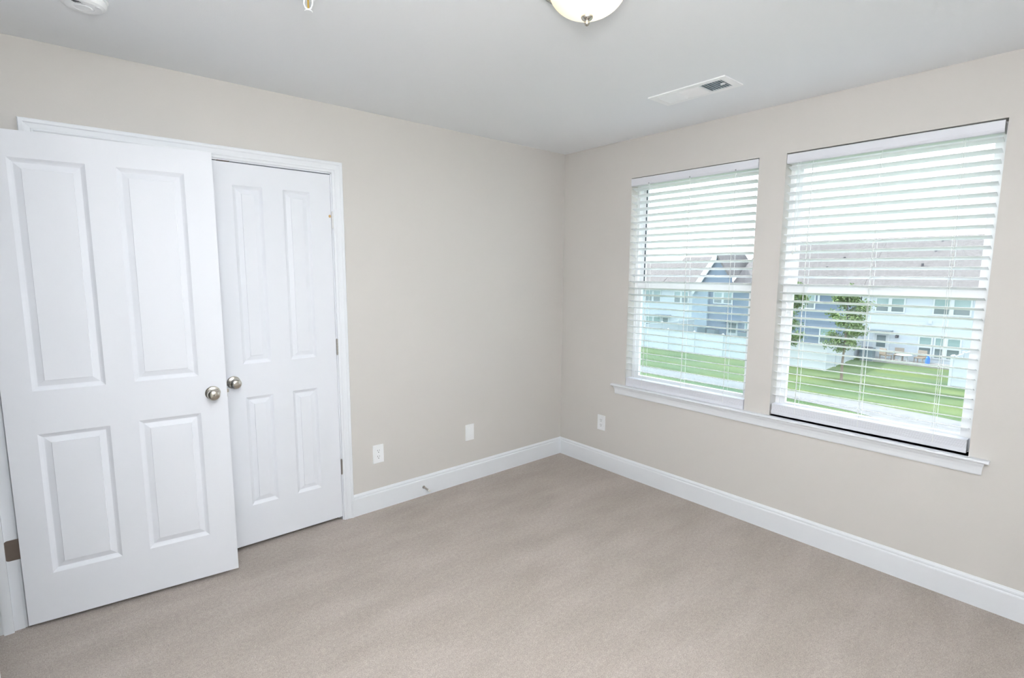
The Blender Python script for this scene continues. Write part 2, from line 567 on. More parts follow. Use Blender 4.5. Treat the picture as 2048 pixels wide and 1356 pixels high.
# entry door, standing open in front of the closet
ang = math.atan2(-0.204 + 0.117, -2.530 + 3.315)
d1 = empty('door_1', (-3.315, -0.1175, 0), ang)
tag(d1, 'large white four panel entry door standing open at the left', 'door', kind='structure')
DW = 0.790
obj('door_panel', door_bm(DW, 0.022, 2.051, 0.035,
                          [(.094, .332, 1.022, 1.948), (.433, .677, 1.024, 1.946), (.094, .333, .231, .840), (.435, .676, .234, .845)]), M_DOOR, d1)
knob(d1, 0.730, 0.936, 0.0, -1, pin=True)
knob(d1, 0.730, 0.936, 0.035, 1)
lt = bmesh.new()
box(lt, (DW, .005, .907), (DW + .0012, .030, .965))
box(lt, (DW, .012, .929), (DW + .009, .023, .945))
obj('latch_plate', lt, M_NICKEL, d1)
for a in (.311, 1.06, 1.76):
    b = bmesh.new()
    # leaf let into the jamb, rounded corners
    pts = []
    xa, xb, za, zb, rr = XW - .034, XW + .012, a, a + .089, .012
    for cx_, cz_, t0 in ((xa + rr, za + rr, PI), (xa + rr, zb - rr, PI / 2)):
        for k in range(6):
            t = t0 + (PI / 2) * k / 5 if t0 == PI else PI - (PI / 2) * k / 5
            pts.append((cx_ + rr * math.cos(t), cz_ + rr * math.sin(t)))
    lo = pts[:6]; hi = pts[6:]
    ring = [(xb, za)] + lo[::-1] + hi + [(xb, zb)]
    front = [b.verts.new((x, -.0822, z)) for x, z in ring]
    back = [b.verts.new((x, -.0803, z)) for x, z in ring]
    b.faces.new(front); b.faces.new(back)
    for k in range(len(ring)):
        b.faces.new((front[k], front[(k + 1) % len(ring)], back[(k + 1) % len(ring)], back[k]))
    for (sx, sz) in ((XW - .020, a + .018), (XW - .014, a + .0445), (XW - .020, a + .071)):
        cyl(b, (sx, -.0815, sz), (sx, -.0829, sz), .0042, 10)
    o = obj('hinge', b, M_DARKENED, d1)
    inv = (Matrix.Translation(d1.location) @ Matrix.Rotation(ang, 4, 'Z')).inverted()
    o.data.transform(inv)

# ------------------------------------------------------------------ window stool and apron
t3 = empty('trim_3', (0, 0, 0))
tag(t3, 'long white window stool running under both windows', 'window sill', kind='structure')
st = bmesh.new()
zt = 0.690
prof = [(0.0, zt - .014), (-.030, zt - .014), (-.033, zt - .012), (-.035, zt - .008), (-.033, zt - .002), (-.028, zt), (0.0, zt)]
strip(st, prof, [lambda x, z: (x, -0.543, z), lambda x, z: (x, -2.662, z)])
box(st, (0, W1[0], zt - .02), (.085, W1[1], zt))
box(st, (0, W2[0], zt - .02), (.085, W2[1], zt))
obj('stool', st, M_TRIM, t3)
ap = bmesh.new()
pa = [(0, .616), (-.009, .616), (-.011, .622), (-.0125, .640), (-.016, .656), (-.023, .668), (-.024, .676), (0, .676)]
strip(ap, pa, [lambda x, z: (x, -0.568 + (-.012 - x) * 0.5, z), lambda x, z: (x, -2.640 - (-.012 - x) * 0.5, z)])
obj('apron', ap, M_TRIM, t3)


# ------------------------------------------------------------------ windows
def window(name, Wn, label, dark_strip):
    y0, y1, z0, z1 = Wn
    e = empty(name, (0.1, (y0 + y1) / 2, z0))
    tag(e, label, 'window', kind='structure')
    off = Vector((-0.1, -(y0 + y1) / 2, -z0))

    def rect(bm, xa, xb, a, b, c, d, wl, wr, wb, wt):
        box(bm, (xa, a, c), (xb, a + wr, d)); box(bm, (xa, b - wl, c), (xb, b, d))
        box(bm, (xa, a + wr, c), (xb, b - wl, c + wb)); box(bm, (xa, a + wr, d - wt), (xb, b - wl, d))

    def put(nm, bm, m, par=e):
        for v in bm.verts: v.co += off
        return obj(nm, bm, m, par)
    bm = bmesh.new()
    rect(bm, .075, .150, y0, y1, z0, z1, .022, .022, .030, .028)
    put('window_frame', bm, M_VINYL)
    zm = 1.406
    bm = bmesh.new()
    rect(bm, .084, .110, y0 + .022, y1 - .022, z0 + .030, zm + .040, .028, .028, .045, .040)
    box(bm, (.081, y0 + .05, zm + .022), (.084, y1 - .05, zm + .030))
    lo = put('lower_sash', bm, M_VINYL)
    put('glass', B(((.096, y0 + .049, z0 + .074), (.099, y1 - .049, zm + .001))), M_GLASS, lo)
    bm = bmesh.new()
    rect(bm, .116, .140, y0 + .022, y1 - .022, zm - .002, z1 - .028, .028, .028, .036, .030)
    us = put('upper_sash', bm, M_VINYL)
    put('glass', B(((.127, y0 + .049, zm + .033), (.130, y1 - .049, z1 - .057))), M_GLASS, us)
    if dark_strip: put('haze_screen', B(((.1465, y0 + .024, z0 + .032), (.1475, y1 - .024, zm + .02))), M_HAZE)  # added sheet that washes out the view through the lower sash
    if dark_strip:
        put('weather_strip', B(((.1095, y1 - .0575, zm + .045), (.1155, y1 - .0505, z1 - .06))), M_DARKGAP)
    lk = bmesh.new()
    box(lk, (.070, (y0 + y1) / 2 - .03, zm + .038), (.100, (y0 + y1) / 2 + .03, zm + .048), bevel=.002)
    put('sash_lock', lk, M_VINYL)
    return e


window('window_1', W1, 'white double hung window nearer the room corner, behind a blind', True)
window('window_2', W2, 'white double hung window at the right, further from the corner', False)


# ------------------------------------------------------------------ blinds
def blind(label, ya, yb, z_rail, cords, sx=0.0):
    """ya < yb"""
    e = empty('window_blind', (0.028 + sx, (ya + yb) / 2, z_rail))
    tag(e, label, 'blind', 'white blinds inside the two window openings')
    off = Vector((-.028, 0, 0)) - Vector((0, (ya + yb) / 2, z_rail))

    def put(nm, bm, m, par=e, smooth=False):
        for v in bm.verts: v.co += off
        return obj(nm, bm, m, par, smooth)
    # head rail
    put('head_rail', B(((.008, ya + .002, 2.118), (.060, yb - .002, 2.162))), M_VINYL)
    # valance, rounded lower lip
    pv = [(.004, 2.168), (.0005, 2.168), (-.003, 2.165), (-.003, 2.131), (-.001, 2.124), (.003, 2.118), (.007, 2.116), (.008, 2.119), (.006, 2.124), (.004, 2.130)]
    v = bmesh.new()
    pv = [(x - sx * .6 if sx > 0 else x, z) for x, z in pv]
    strip(v, pv, [lambda x, z: (x, ya, z), lambda x, z: (x, yb, z)])
    put('valance', v, M_VAL)
    for yc in cords:
        put('cord_guide', B(((-.0042, yc - .004, 2.119), (-.001, yc + .002, 2.127))), M_AC0)
    # slats
    s = bmesh.new()
    top, n = 2.094, 29
    pitch = (top - 0.808) / (n - 1)
    tilt = math.radians(14.5)
    xc = .028
    for k in range(n):
        z = top - pitch * k + 0.0
        pr = []
        for t in (-1, -.5, 0, .5, 1):
            pr.append((t * .025, .0012 * (1 - t * t) + .0013))
        for t in (1, .5, 0, -.5, -1):
            pr.append((t * .025, .0012 * (1 - t * t) - .0013))
        pr2 = [(xc + a * math.cos(tilt) + b * math.sin(tilt), z - a * math.sin(tilt) + b * math.cos(tilt)) for a, b in pr]
        strip(s, pr2, [lambda x, zz: (x, ya + .004, zz), lambda x, zz: (x, yb - .004, zz)])
    put('slats', s, M_BLIND)
    # bottom rail with the spare slats lying on it
    r = bmesh.new()
    zr = z_rail
    box(r, (.002, ya + .002, zr), (.054, yb - .002, zr + .024), bevel=.003)
    z = zr + .0245
    for k, h in enumerate((.0054,) * 7):
        box(r, (.003 + .0008 * (k % 2), ya + .003, z), (.053, yb - .003, z + h - .0009))
        z += h
    put('bottom_rail', r, M_VAL)
    # ladder cords
    l = bmesh.new()
    for yc in cords:
        for dx, dy in ((.0025, 0), (.0535, 0), (.028, .012)):
            cyl(l, (dx, yc + dy, zr + .02), (dx, yc + dy, 2.125), .0012, 6)
        for k in range(n):
            z = top - pitch * k - .0026
            cyl(l, (.0025, yc, z + .005), (.0535, yc, z - .0052), .0006, 5)
    put('ladder_cords', l, M_CORD)
    tl = bmesh.new()
    y = yb - .070
    for dy in (0, .014):
        cyl(tl, (-.0045, y + dy, 2.120), (-.0045, y + dy - .004, 1.66 - dy), .0010, 6)
        cyl(tl, (-.0045, y + dy - .004, 1.66 - dy), (-.0045, y + dy - .004, 1.635 - dy), .0028, 8, .0045)
    put('tilt_cords', tl, M_CORD)
    return e


blind('white two inch slat blind in the window nearer the room corner', -1.541, -0.656, 0.6908, (-1.408, -1.108, -0.800), -.005)
blind('white two inch slat blind in the right hand window', -2.577, -1.6950, 0.6965, (-2.450, -2.138, -1.826), .014)


# ------------------------------------------------------------------ outlets
def plate(e, blank=False):
    """local: x width, y depth (0 = wall, negative out), z up"""
    p = bmesh.new()
    box(p, (-.0365, -.0055, -.0590), (.0365, 0, .0590), bevel=.0022)
    obj('cover_plate', p, M_PLASTIC, e)
    for zc in ((.021, -.021) if blank else (0,)):
        s = bmesh.new()
        cyl(s, (0, -.0052, zc), (0, -.0064, zc), .0031, 12)
        obj('plate_screw', s, M_PLASTIC, e)
    if blank: return
    for zc in (.0195, -.0195):
        r = bmesh.new()
        cyl(r, (0, -.004, zc), (0, -.0068, zc), .0168, 28)
        ro = obj('receptacle', r, M_PLASTIC, e)
        k = bmesh.new()
        box(k, (-.0075, -.0072, zc + .000), (-.0053, -.006, zc + .009))
        box(k, (.0053, -.0072, zc + .001), (.0073, -.006, zc + .008))
        cyl(k, (0, -.006, zc - .0075), (0, -.0072, zc - .0075), .0028, 12)
        obj('slots', k, M_SLOT, ro)


e = empty('wall_outlet', (-1.6575, 0, .3655)); plate(e)
tag(e, 'white duplex outlet on the wall just right of the closet', 'outlet', 'duplex wall outlets')
e = empty('wall_outlet', (0, -.4420, .3605)); e.rotation_euler = (0, 0, -PI / 2); plate(e)
tag(e, 'white duplex outlet on the window wall, below the sill end', 'outlet', 'duplex wall outlets')
e = empty('blank_wall_plate', (-.9435, 0, .3645)); plate(e, True)
tag(e, 'blank white wall plate between the closet outlet and corner', 'wall plate')

# door stop on the baseboard
e = empty('door_stop', (-1.338, -.014, .060))
tag(e, 'small metal spring door stop screwed to the baseboard', 'door stop')
b = bmesh.new(); cyl(b, (0, 0, 0), (0, -.006, 0), .0105, 20, .008); obj('base', b, M_HINGE, e)
b = bmesh.new()
N = 130
prev = None
for k in range(N + 1):
    t = k / N
    a = t * 2 * PI * 16
    P = Vector((.0048 * math.cos(a), -.006 - .058 * t, .0048 * math.sin(a) - .002 * t * t))
    if prev is not None: cyl(b, prev, P, .0015, 5)
    prev = P
obj('spring', b, M_HINGE, e)
b = bmesh.new(); cyl(b, (0, -.063, -.002), (0, -.078, -.0025), .0065, 16); obj('tip', b, M_RUBBER, e)

# ------------------------------------------------------------------ ceiling things
LX, LY = -1.775, -1.800
e = empty('ceiling_light', (LX, LY, HC))
tag(e, 'flush mount ceiling light with glowing amber glass bowl, top centre', 'ceiling light')
b = bmesh.new()
lathe(b, [(0, 0), (.118, 0), (.126, -.006), (.128, -.018), (.138, -.024), (.149, -.034), (.152, -.040), (.150, -.045), (.138, -.047), (.127, -.045), (.124, -.03), (0, -.03)], 64)
obj('metal_pan', b, M_NICKEL, e, smooth=True)
b = bmesh.new()
pf = []
for k in range(15):
    t = k / 14 * PI / 2
    pf.append((.123 * math.cos(t) if k < 14 else 0, -.043 - .090 * math.sin(t)))
lathe(b, pf, 64)
obj('glass_bowl', b, lamp_glass(), e, smooth=True)
b = bmesh.new()
lathe(b, [(0, -.128), (.015, -.1285), (.0185, -.131), (.0188, -.135), (.016, -.140), (.0095, -.1445), (.0065, -.147), (.0082, -.1495), (.0085, -.153), (.0065, -.157), (.003, -.1592), (0, -.1595)], 28)
obj('finial', b, M_NICKEL, e, smooth=True)

# smoke detector
e = empty('smoke_detector', (-2.962, -.584, HC))
tag(e, 'round white smoke detector on the ceiling, top left', 'smoke detector')
b = bmesh.new(); lathe(b, [(0, 0), (.070, 0), (.070, -.010), (.066, -.012), (0, -.012)], 48); obj('mounting_base', b, M_PLASTIC, e, smooth=False)
b = bmesh.new(); lathe(b, [(0, -.012), (.061, -.012), (.065, -.016), (.065, -.026), (.060, -.034), (.050, -.039), (.030, -.041), (.028, -.0395), (.024, -.0395), (.022, -.042), (0, -.043)], 48)
obj('cover', b, M_PLASTIC, e, smooth=False)
b = bmesh.new()
cyl(b, (.036, -.030, -.0395), (.036, -.030, -.0415), .006, 16); obj('test_button', b, M_PLASTIC, e)
b = bmesh.new()
for k in range(5): box(b, (-.04 + .004 * k, -.045 + k * .004, -.0398), (-.012 + .004 * k, -.043 + k * .004, -.0405))
obj('vent_slots', b, M_SLOT, e)

# fire sprinkler
e = empty('fire_sprinkler', (-2.383, -1.088, HC))
tag(e, 'small white pendent fire sprinkler head with brass valve on the ceiling', 'sprinkler')
b = bmesh.new(); lathe(b, [(0, 0), (.038, 0), (.037, -.004), (.030, -.009), (.022, -.012), (.020, -.006), (0, -.006)], 40); obj('escutcheon', b, M_PLASTIC, e, smooth=True)
b = bmesh.new()
for s in (-1, 1):
    pts = [(s * .006, -.010), (s * .0135, -.016), (s * .0145, -.028), (s * .010, -.040), (s * .003, -.047)]
    for p, q in zip(pts[:-1], pts[1:]):
        cyl(b, (p[0] * .77, -p[0] * .64, p[1]), (q[0] * .77, -q[0] * .64, q[1]), .0028, 8)
cyl(b, (0, 0, -.044), (0, 0, -.052), .005, 14)
obj('frame_arms', b, M_PLASTIC, e, smooth=True)
b = bmesh.new(); cyl(b, (0, 0, -.012), (0, 0, -.044), .0032, 12); obj('brass_valve', b, M_BRASS, e)
b = bmesh.new(); lathe(b, [(0, -.051), (.013, -.051), (.0135, -.0525), (.012, -.0535), (0, -.0535)], 24); obj('deflector', b, M_PLASTIC, e)

# air register
e = empty('air_register', (-.5555, -1.4430, HC))
tag(e, 'white rectangular air register with three louvre banks on the ceiling', 'air vent')
HX, HY = .0925, .2130
M_REG = mat('bright_white_register', (.95, .96, .97, 1), .35)
b = bmesh.new()
ix, iy = .060, .176
fr = [((-HX, -HY), (-ix, HY)), ((ix, -HY), (HX, HY)), ((-ix, -HY), (ix, -iy)), ((-ix, iy), (ix, HY))]
for (a, c), (d, f) in fr: box(b, (a, c, -.0055), (d, f, 0))
for y in (-.058, .058): box(b, (-ix, y - .004, -.0055), (ix, y + .004, 0))
obj('frame', b, M_REG, e)
b = bmesh.new(); box(b, (-HX + .002, -HY + .002, -.0008), (HX - .002, HY - .002, .0)); obj('duct_shade', b, mat('shadowed_duct', (.20, .26, .30, 1), .9), e)  # flat dark sheet, the shade inside the duct put into its colour


def louv(y0, y1, along, n, tilt, par):
    b = bmesh.new()
    for k in range(n):
        if along == 'x':       # blades running in x, spaced in y
            y = y0 + (y1 - y0) * (k + .5) / n
            c, s = math.cos(tilt), math.sin(tilt)
            hw = .0070
            pts = [(-hw, -.0004), (hw, -.0004), (hw, .0004), (-hw, .0004)]
            pp = [(y + a * c - bb * s, -.0042 + a * s + bb * c) for a, bb in pts]
            strip(b, pp, [lambda u, z: (-ix, u, z), lambda u, z: (ix, u, z)])
        else:
            x = -ix + 2 * ix * (k + .5) / n
            c, s = math.cos(tilt), math.sin(tilt)
            hw = .0070
            pts = [(-hw, -.0004), (hw, -.0004), (hw, .0004), (-hw, .0004)]
            pp = [(x + a * c - bb * s, -.0042 + a * s + bb * c) for a, bb in pts]
            strip(b, pp, [lambda u, z: (u, y0, z), lambda u, z: (u, y1, z)])
    return obj('louvres', b, M_REG, par)


louv(-.174, -.062, 'x', 8, math.radians(42), e)
louv(.062, .174, 'x', 8, math.radians(-42), e)
louv(-.054, .054, 'y', 8, math.radians(-40), e)
b = bmesh.new(); box(b, (-.014, -.172, -.012), (-.008, -.150, -.004)); obj('damper_lever', b, M_REG, e)

# ================================================================== outdoors
G = -4.9


def grass_mat():
    m = bpy.data.materials.new('mown_grass')
    m.use_nodes = True
    nt = m.node_tree
    b = nt.nodes['Principled BSDF']
    b.inputs['Roughness'].default_value = 1
    b.inputs['Specular IOR Level'].default_value = 0.0
    tc = nt.nodes.new('ShaderNodeTexCoord')

    def N(s, vec=None):
        n = nt.nodes.new('ShaderNodeTexNoise'); n.inputs['Scale'].default_value = s; n.inputs['Detail'].default_value = 5
        nt.links.new(vec or tc.outputs['Object'], n.inputs['Vector']); return n.outputs['Fac']
    mp = nt.nodes.new('ShaderNodeMapping'); mp.inputs['Scale'].default_value = (1.0, .28, 1)
    nt.links.new(tc.outputs['Object'], mp.inputs['Vector'])
    r = nt.nodes.new('ShaderNodeValToRGB')
    r.color_ramp.elements[0].position = .33; r.color_ramp.elements[0].color = (.075, .125, .07, 1)
    r.color_ramp.elements[1].position = .68; r.color_ramp.elements[1].color = (.14, .185, .08, 1)
    nt.links.new(N(.55, mp.outputs[0]), r.inputs[0])
    r2_ = nt.nodes.new('ShaderNodeValToRGB')
    r2_.color_ramp.elements[0].position = .3; r2_.color_ramp.elements[0].color = (.75, .75, .75, 1)
    r2_.color_ramp.elements[1].position = .7; r2_.color_ramp.elements[1].color = (1.15, 1.15, 1.1, 1)
    nt.links.new(N(9), r2_.inputs[0])
    mx = nt.nodes.new('ShaderNodeMix'); mx.data_type = 'RGBA'; mx.blend_type = 'MULTIPLY'; mx.inputs[0].default_value = 1
    nt.links.new(r.outputs[0], mx.inputs[6]); nt.links.new(r2_.outputs[0], mx.inputs[7])
    nt.links.new(mx.outputs[2], b.inputs['Base Color'])
    return m


def siding(name, col, pitch=.20, depth=.35):
    m = mat(name, col, .6, spec=.2)
    nt = m.node_tree; b = nt.nodes['Principled BSDF']
    tc = nt.nodes.new('ShaderNodeTexCoord')
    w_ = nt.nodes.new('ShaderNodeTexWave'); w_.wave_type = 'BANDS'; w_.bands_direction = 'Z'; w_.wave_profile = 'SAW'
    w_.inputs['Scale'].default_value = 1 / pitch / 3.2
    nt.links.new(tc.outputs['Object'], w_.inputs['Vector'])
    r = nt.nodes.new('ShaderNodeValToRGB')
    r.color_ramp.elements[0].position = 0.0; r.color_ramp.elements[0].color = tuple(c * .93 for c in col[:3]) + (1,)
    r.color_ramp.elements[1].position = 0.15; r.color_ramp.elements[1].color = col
    nt.links.new(w_.outputs['Fac'], r.inputs[0]); nt.links.new(r.outputs[0], b.inputs['Base Color'])
    return m


M_GRASS = grass_mat()
M_GRAVEL = mat('pale_gravel', (.185, .19, .20, 1), .95, noise=.12, nscale=4)
M_FENCE = mat('white_vinyl_fence', (.48, .52, .56, 1), .4)
M_SIDEW = siding('white_lap_siding', (.46, .51, .56, 1))
M_SIDEB = siding('slate_blue_lap_siding', (.17, .22, .29, 1))
M_SIDEL = siding('pale_blue_lap_siding', (.30, .37, .44, 1))
M_TRIMO = mat('white_outdoor_trim', (.50, .54, .57, 1), .5)
M_PANE = mat('dark_house_pane', (.13, .17, .18, 1), .15, spec=.8)
M_PANE_T = mat('teal_reflection_pane', (.22, .32, .32, 1), .15, spec=.8)  # lighter teal: a reflection put into the colour of the upper panes
M_ROOF = mat('taupe_asphalt_shingle', (.150, .142, .145, 1), .95, noise=.16, nscale=5)
nt = M_ROOF.node_tree
M_VENTP = mat('black_vent_pipe', (.06, .06, .07, 1), .6)
M_LEAF = mat('green_leaves', (.15, .22, .085, 1), .7, noise=.35, nscale=1.8)
M_BARK = mat('grey_brown_bark', (.18, .14, .11, 1), .9, noise=.2, nscale=12)
M_AC = mat('grey_condenser_metal', (.14, .19, .22, 1), .6)
M_CONC = mat('patio_concrete', (.27, .27, .26, 1), .9, noise=.08, nscale=3)
M_TAN = mat('tan_wicker', (.27, .23, .19, 1), .8)
M_BLUE = mat('blue_plastic', (.03, .16, .55, 1), .4)
M_AWN = mat('dark_grey_metal_canopy', (.12, .16, .18, 1), .5)

gr = obj('ground', B(((1.0, -60, G - .3), (120, 90, G))), M_GRASS)
tag(gr, 'green mown lawn behind the row of houses outside', 'lawn', kind='structure')
pb = bmesh.new()
far = [(-20, 26.6), (1.1, 26.3), (2.06, 26.55), (5.13, 26.97), (8.57, 26.9), (11.07, 27.05), (18.16, 26.75), (40, 26.8)]
near = [(-20, 21), (1.1, 22.4), (2.6, 23.9), (3.41, 24.0), (4.26, 24.4), (4.93, 24.64), (7.81, 25.0), (18.1, 25.0), (40, 25)]
vs = [pb.verts.new((x, y, G + .015)) for y, x in far] + [pb.verts.new((x, y, G + .015)) for y, x in near[::-1]]
f = pb.faces.new(vs)
r = bmesh.ops.extrude_face_region(pb, geom=[f])
for v in [g for g in r['geom'] if isinstance(g, bmesh.types.BMVert)]: v.co.z -= .05
tag(obj('path', pb, M_GRAVEL), 'pale grey gravel path crossing the lawn outside', 'path', kind='structure')


# fences: panels and capped posts
def fence(label, segs, name='vinyl_fence', h=1.76):
    e = empty(name, (segs[0][0][0], segs[0][0][1], G))
    tag(e, label, 'fence', 'white vinyl yard fences')
    o0 = Vector((e.location.x, e.location.y, G))
    for (p, q) in segs:
        p, q = Vector(p), Vector(q)
        L = (q - p).length
        n = max(1, round(L / 2.4))
        d = (q - p) / L
        nn = Vector((-d.y, d.x))
        for k in range(n):
            a = p + d * (L * k / n + .06); c = p + d * (L * (k + 1) / n - .06)
            b = bmesh.new()
            for (w_, z0, z1) in ((.018, .06, h - .06), (.032, .05, .16), (.032, h - .14, h - .03)):
                vs_ = []
                for z in (z0, z1):
                    for (pt, s) in ((a, -1), (c, -1), (c, 1), (a, 1)):
                        t = pt + nn * s * w_
                        vs_.append(b.verts.new((t.x - o0.x, t.y - o0.y, z)))
                for fc in ((0, 1, 2, 3), (4, 5, 6, 7), (0, 1, 5, 4), (1, 2, 6, 5), (2, 3, 7, 6), (3, 0, 4, 7)):
                    b.faces.new([vs_[i] for i in fc])
            obj('fence_panel', b, M_FENCE, e)
        for k in range(n + 1):
            t = p + d * (L * k / n)
            b = bmesh.new()
            x, y = t.x - o0.x, t.y - o0.y
            box(b, (x - .065, y - .065, 0), (x + .065, y + .065, h + .02))
            box(b, (x - .08, y - .08, h + .02), (x + .08, y + .08, h + .05))
            lathe(b, [(.095, h + .05), (0, h + .11)], 4, Matrix.Translation((x, y, 0)) @ Matrix.Rotation(PI / 4, 4, 'Z'))
            obj('fence_post', b, M_FENCE, e)
    return e


fence('long white vinyl fence around the yard of the blue house', [((34.9, 9.45), (34.9, 33.4)), ((43.85, 9.95), (35.05, 9.5))])
fence('white vinyl fence corner at the right edge of the right window view', [((35.3, 3.05), (35.3, -9.0)), ((43.9, 2.6), (35.45, 3.0))])
fence('white vinyl fence dividing the yards behind the left window view', [((43.0, 23.9), (35.1, 23.9))], h=2.0)


# houses
def house(name_label, y0, y1, x0, x1, zE, zR, msid, wins, roof_y=None, hipL=0, group='houses behind the lawn', extra=None):
    e = empty('house', (x0, y0, G))
    tag(e, name_label, 'house', group)
    o0 = Vector((x0, y0, G))

    def put(nm, bm, m, par=None, smooth=False):
        for v in bm.verts: v.co -= o0
        return obj(nm, bm, m, par or e, smooth)
    put('siding_walls', B(((x0, y0, G), (x1, y1, zE))), msid)
    ra, rb = roof_y or (y0, y1)
    xm = (x0 + x1) / 2
    b = bmesh.new()
    t = .18
    ov = .35
    sl = (zR - zE) / (xm - x0)
    prof_ = [(x0 - ov, zE - sl * ov), (xm, zR), (x1 + ov, zE - sl * ov), (x1 + ov, zE - sl * ov + t), (xm, zR + t), (x0 - ov, zE - sl * ov + t)]
    strip(b, prof_, [lambda x, z: (x, ra, z), lambda x, z: (x, rb - (hipL if z > (zE + zR) / 2 else 0), z)])
    rf = put('roof', b, M_ROOF)
    # gable infill
    for yy in (y0 + .02, y1 - .02) if not hipL else ():
        b = bmesh.new()
        b.faces.new([b.verts.new(v) for v in ((x0, yy, zE - .02), (x1, yy, zE - .02), (xm, yy, zR))])
        put('gable_wall', b, msid)
    # shingle courses are pattern; gutter and fascia
    put('gutter', B(((x0 - ov - .10, ra, zE - sl * ov - .04), (x0 - ov + .02, rb, zE - sl * ov + t + .02))), M_TRIMO)
    put('corner_trim', B(((x0 - .05, y0, G), (x0 + .02, y0 + .22, zE))), M_TRIMO)
    put('corner_trim', B(((x0 - .05, y1 - .22, G), (x0 + .02, y1, zE))), M_TRIMO)
    for (a, c, z0, z1, npan) in wins:
        b = bmesh.new()
        tw = .10
        box(b, (x0 - .06, a - tw, z0 - tw), (x0, c + tw, z0)); box(b, (x0 - .06, a - tw, z1), (x0, c + tw, z1 + tw))
        wd = (c - a) / npan
        for k in range(npan + 1):
            yc = a + wd * k
            hw = tw if npan == 1 else (.12 if 0 < k < npan else tw)
            if k == 0: box(b, (x0 - .06, a - tw, z0), (x0, a, z1))
            elif k == npan: box(b, (x0 - .06, c, z0), (x0, c + tw, z1))
            else: box(b, (x0 - .06, yc - .11, z0), (x0, yc + .11, z1))
        zmid = (z0 + z1) / 2
        box(b, (x0 - .05, a, zmid - .05), (x0 - .0, c, zmid + .05))
        fr_ = put('window', b, M_TRIMO)
        put('pane', B(((x0 - .02, a, z0), (x0 + .01, c, zmid))), M_PANE, fr_)
        put('pane', B(((x0 - .02, a, zmid), (x0 + .01, c, z1))), M_PANE_T, fr_)
    if extra: extra(put, e)
    return e


def vents(pts, x0, xm, zE, zR):
    def fn(put, e):
        for (y, z) in pts:
            x = x0 + (z - zE) / (zR - zE) * (xm - x0)
            b = bmesh.new()
            cyl(b, (x, y, z - .05), (x, y, z + .40), .085, 10)
            cyl(b, (x, y, z - .05), (x, y, z + .16), .24, 10, .09)
            put('roof_vent', b, M_VENTP)
    return fn


# door with canopy and lamp on the white house
def ex_white(put, e):
    vents([(6.55, 3.95), (6.7, 3.15), (7.1, 1.95)], 44, 49.5, .35, 4.35)(put, e)
    b = bmesh.new()
    X = 44
    box(b, (X - .06, 8.18, G + .12), (X, 8.30, -2.95)); box(b, (X - .06, 9.12, G + .12), (X, 9.24, -2.95)); box(b, (X - .06, 8.18, -2.97), (X, 9.24, -2.85))
    d = put('back_door', b, M_TRIMO)
    put('door_leaf', B(((X - .03, 8.30, G + .12), (X + .01, 9.12, -2.97))), M_TRIMO, d)
    put('door_glass', B(((X - .045, 8.42, G + .9), (X - .03, 9.0, -3.1))), M_PANE, d)
    b = bmesh.new(); box(b, (X - .9, 8.0, -2.78), (X, 9.35, -2.68)); put('canopy', b, M_AWN)
    b = bmesh.new(); box(b, (X - .18, 7.62, -3.18), (X, 7.80, -3.0)); cyl(b, (X - .2, 7.71, -3.05), (X - .45, 7.71, -3.15), .10, 10, .04); put('flood_light', b, M_VENTP)
    b = bmesh.new(); box(b, (X - .09, 5.75, -2.0), (X, 5.95, -1.8)); put('wall_vent', b, M_TRIMO)


def ex_blue(put, e):
    vents([(13.5, 1.75), (12.6, 2.55), (14.3, 2.45)], 44, 49.5, .35, 4.35)(put, e)
    X = 43.6
    put('pale_siding_bay', B(((43.75, 22.95, G), (43.98, 24.58, .2))), M_SIDEL)
    # front gable over the left end of the blue house
    b = bmesh.new()
    ya, yb, yc, zA, zB = 20.75, 24.2, 22.15, .2, 3.15
    ze = zB - (yc - ya) * (zB - zA) / (yb - yc)
    strip(b, [(ya, zA), (yb, zA), (yc, zB), (ya, ze)], [lambda y, z: (X, y, z), lambda y, z: (X + .4, y, z)])
    put('front_gable_wall', b, M_SIDEB)
    b = bmesh.new()
    prof_ = [(yb + .35, zA - .5), (yc, zB + .02), (ya, ze), (ya, ze + .27), (yc, zB + .30), (yb + .35, zA - .25)]
    strip(b, prof_, [lambda y, z: (X - .2, y, z), lambda y, z: (X + 5.5, y, z)])
    gr_ = put('front_gable_roof', b, M_ROOF)
    b = bmesh.new()
    prof_ = [(yb + .05, zA - .72), (yc - .1, zB - .34), (yc - .1, zB + .18), (yc, zB + .32), (yb + .38, zA - .26)]
    strip(b, prof_, [lambda y, z: (X - .32, y, z), lambda y, z: (X - .2, y, z)])
    put('rake_board', b, M_TRIMO, gr_)
    b = bmesh.new(); box(b, (X - .5, 19.7, -2.9), (44, 21.2, -2.8)); put('canopy', b, M_AWN)
    b = bmesh.new(); box(b, (43.94, 19.95, G + .12), (44, 20.95, -2.95)); d = put('back_door', b, M_TRIMO)
    put('door_glass', B(((43.92, 20.1, G + .9), (43.94, 20.8, -3.1))), M_PANE, d)
    put('corner_trim', B(((43.93, 13.2, -.9), (44.0, 13.36, .35))), M_TRIMO)


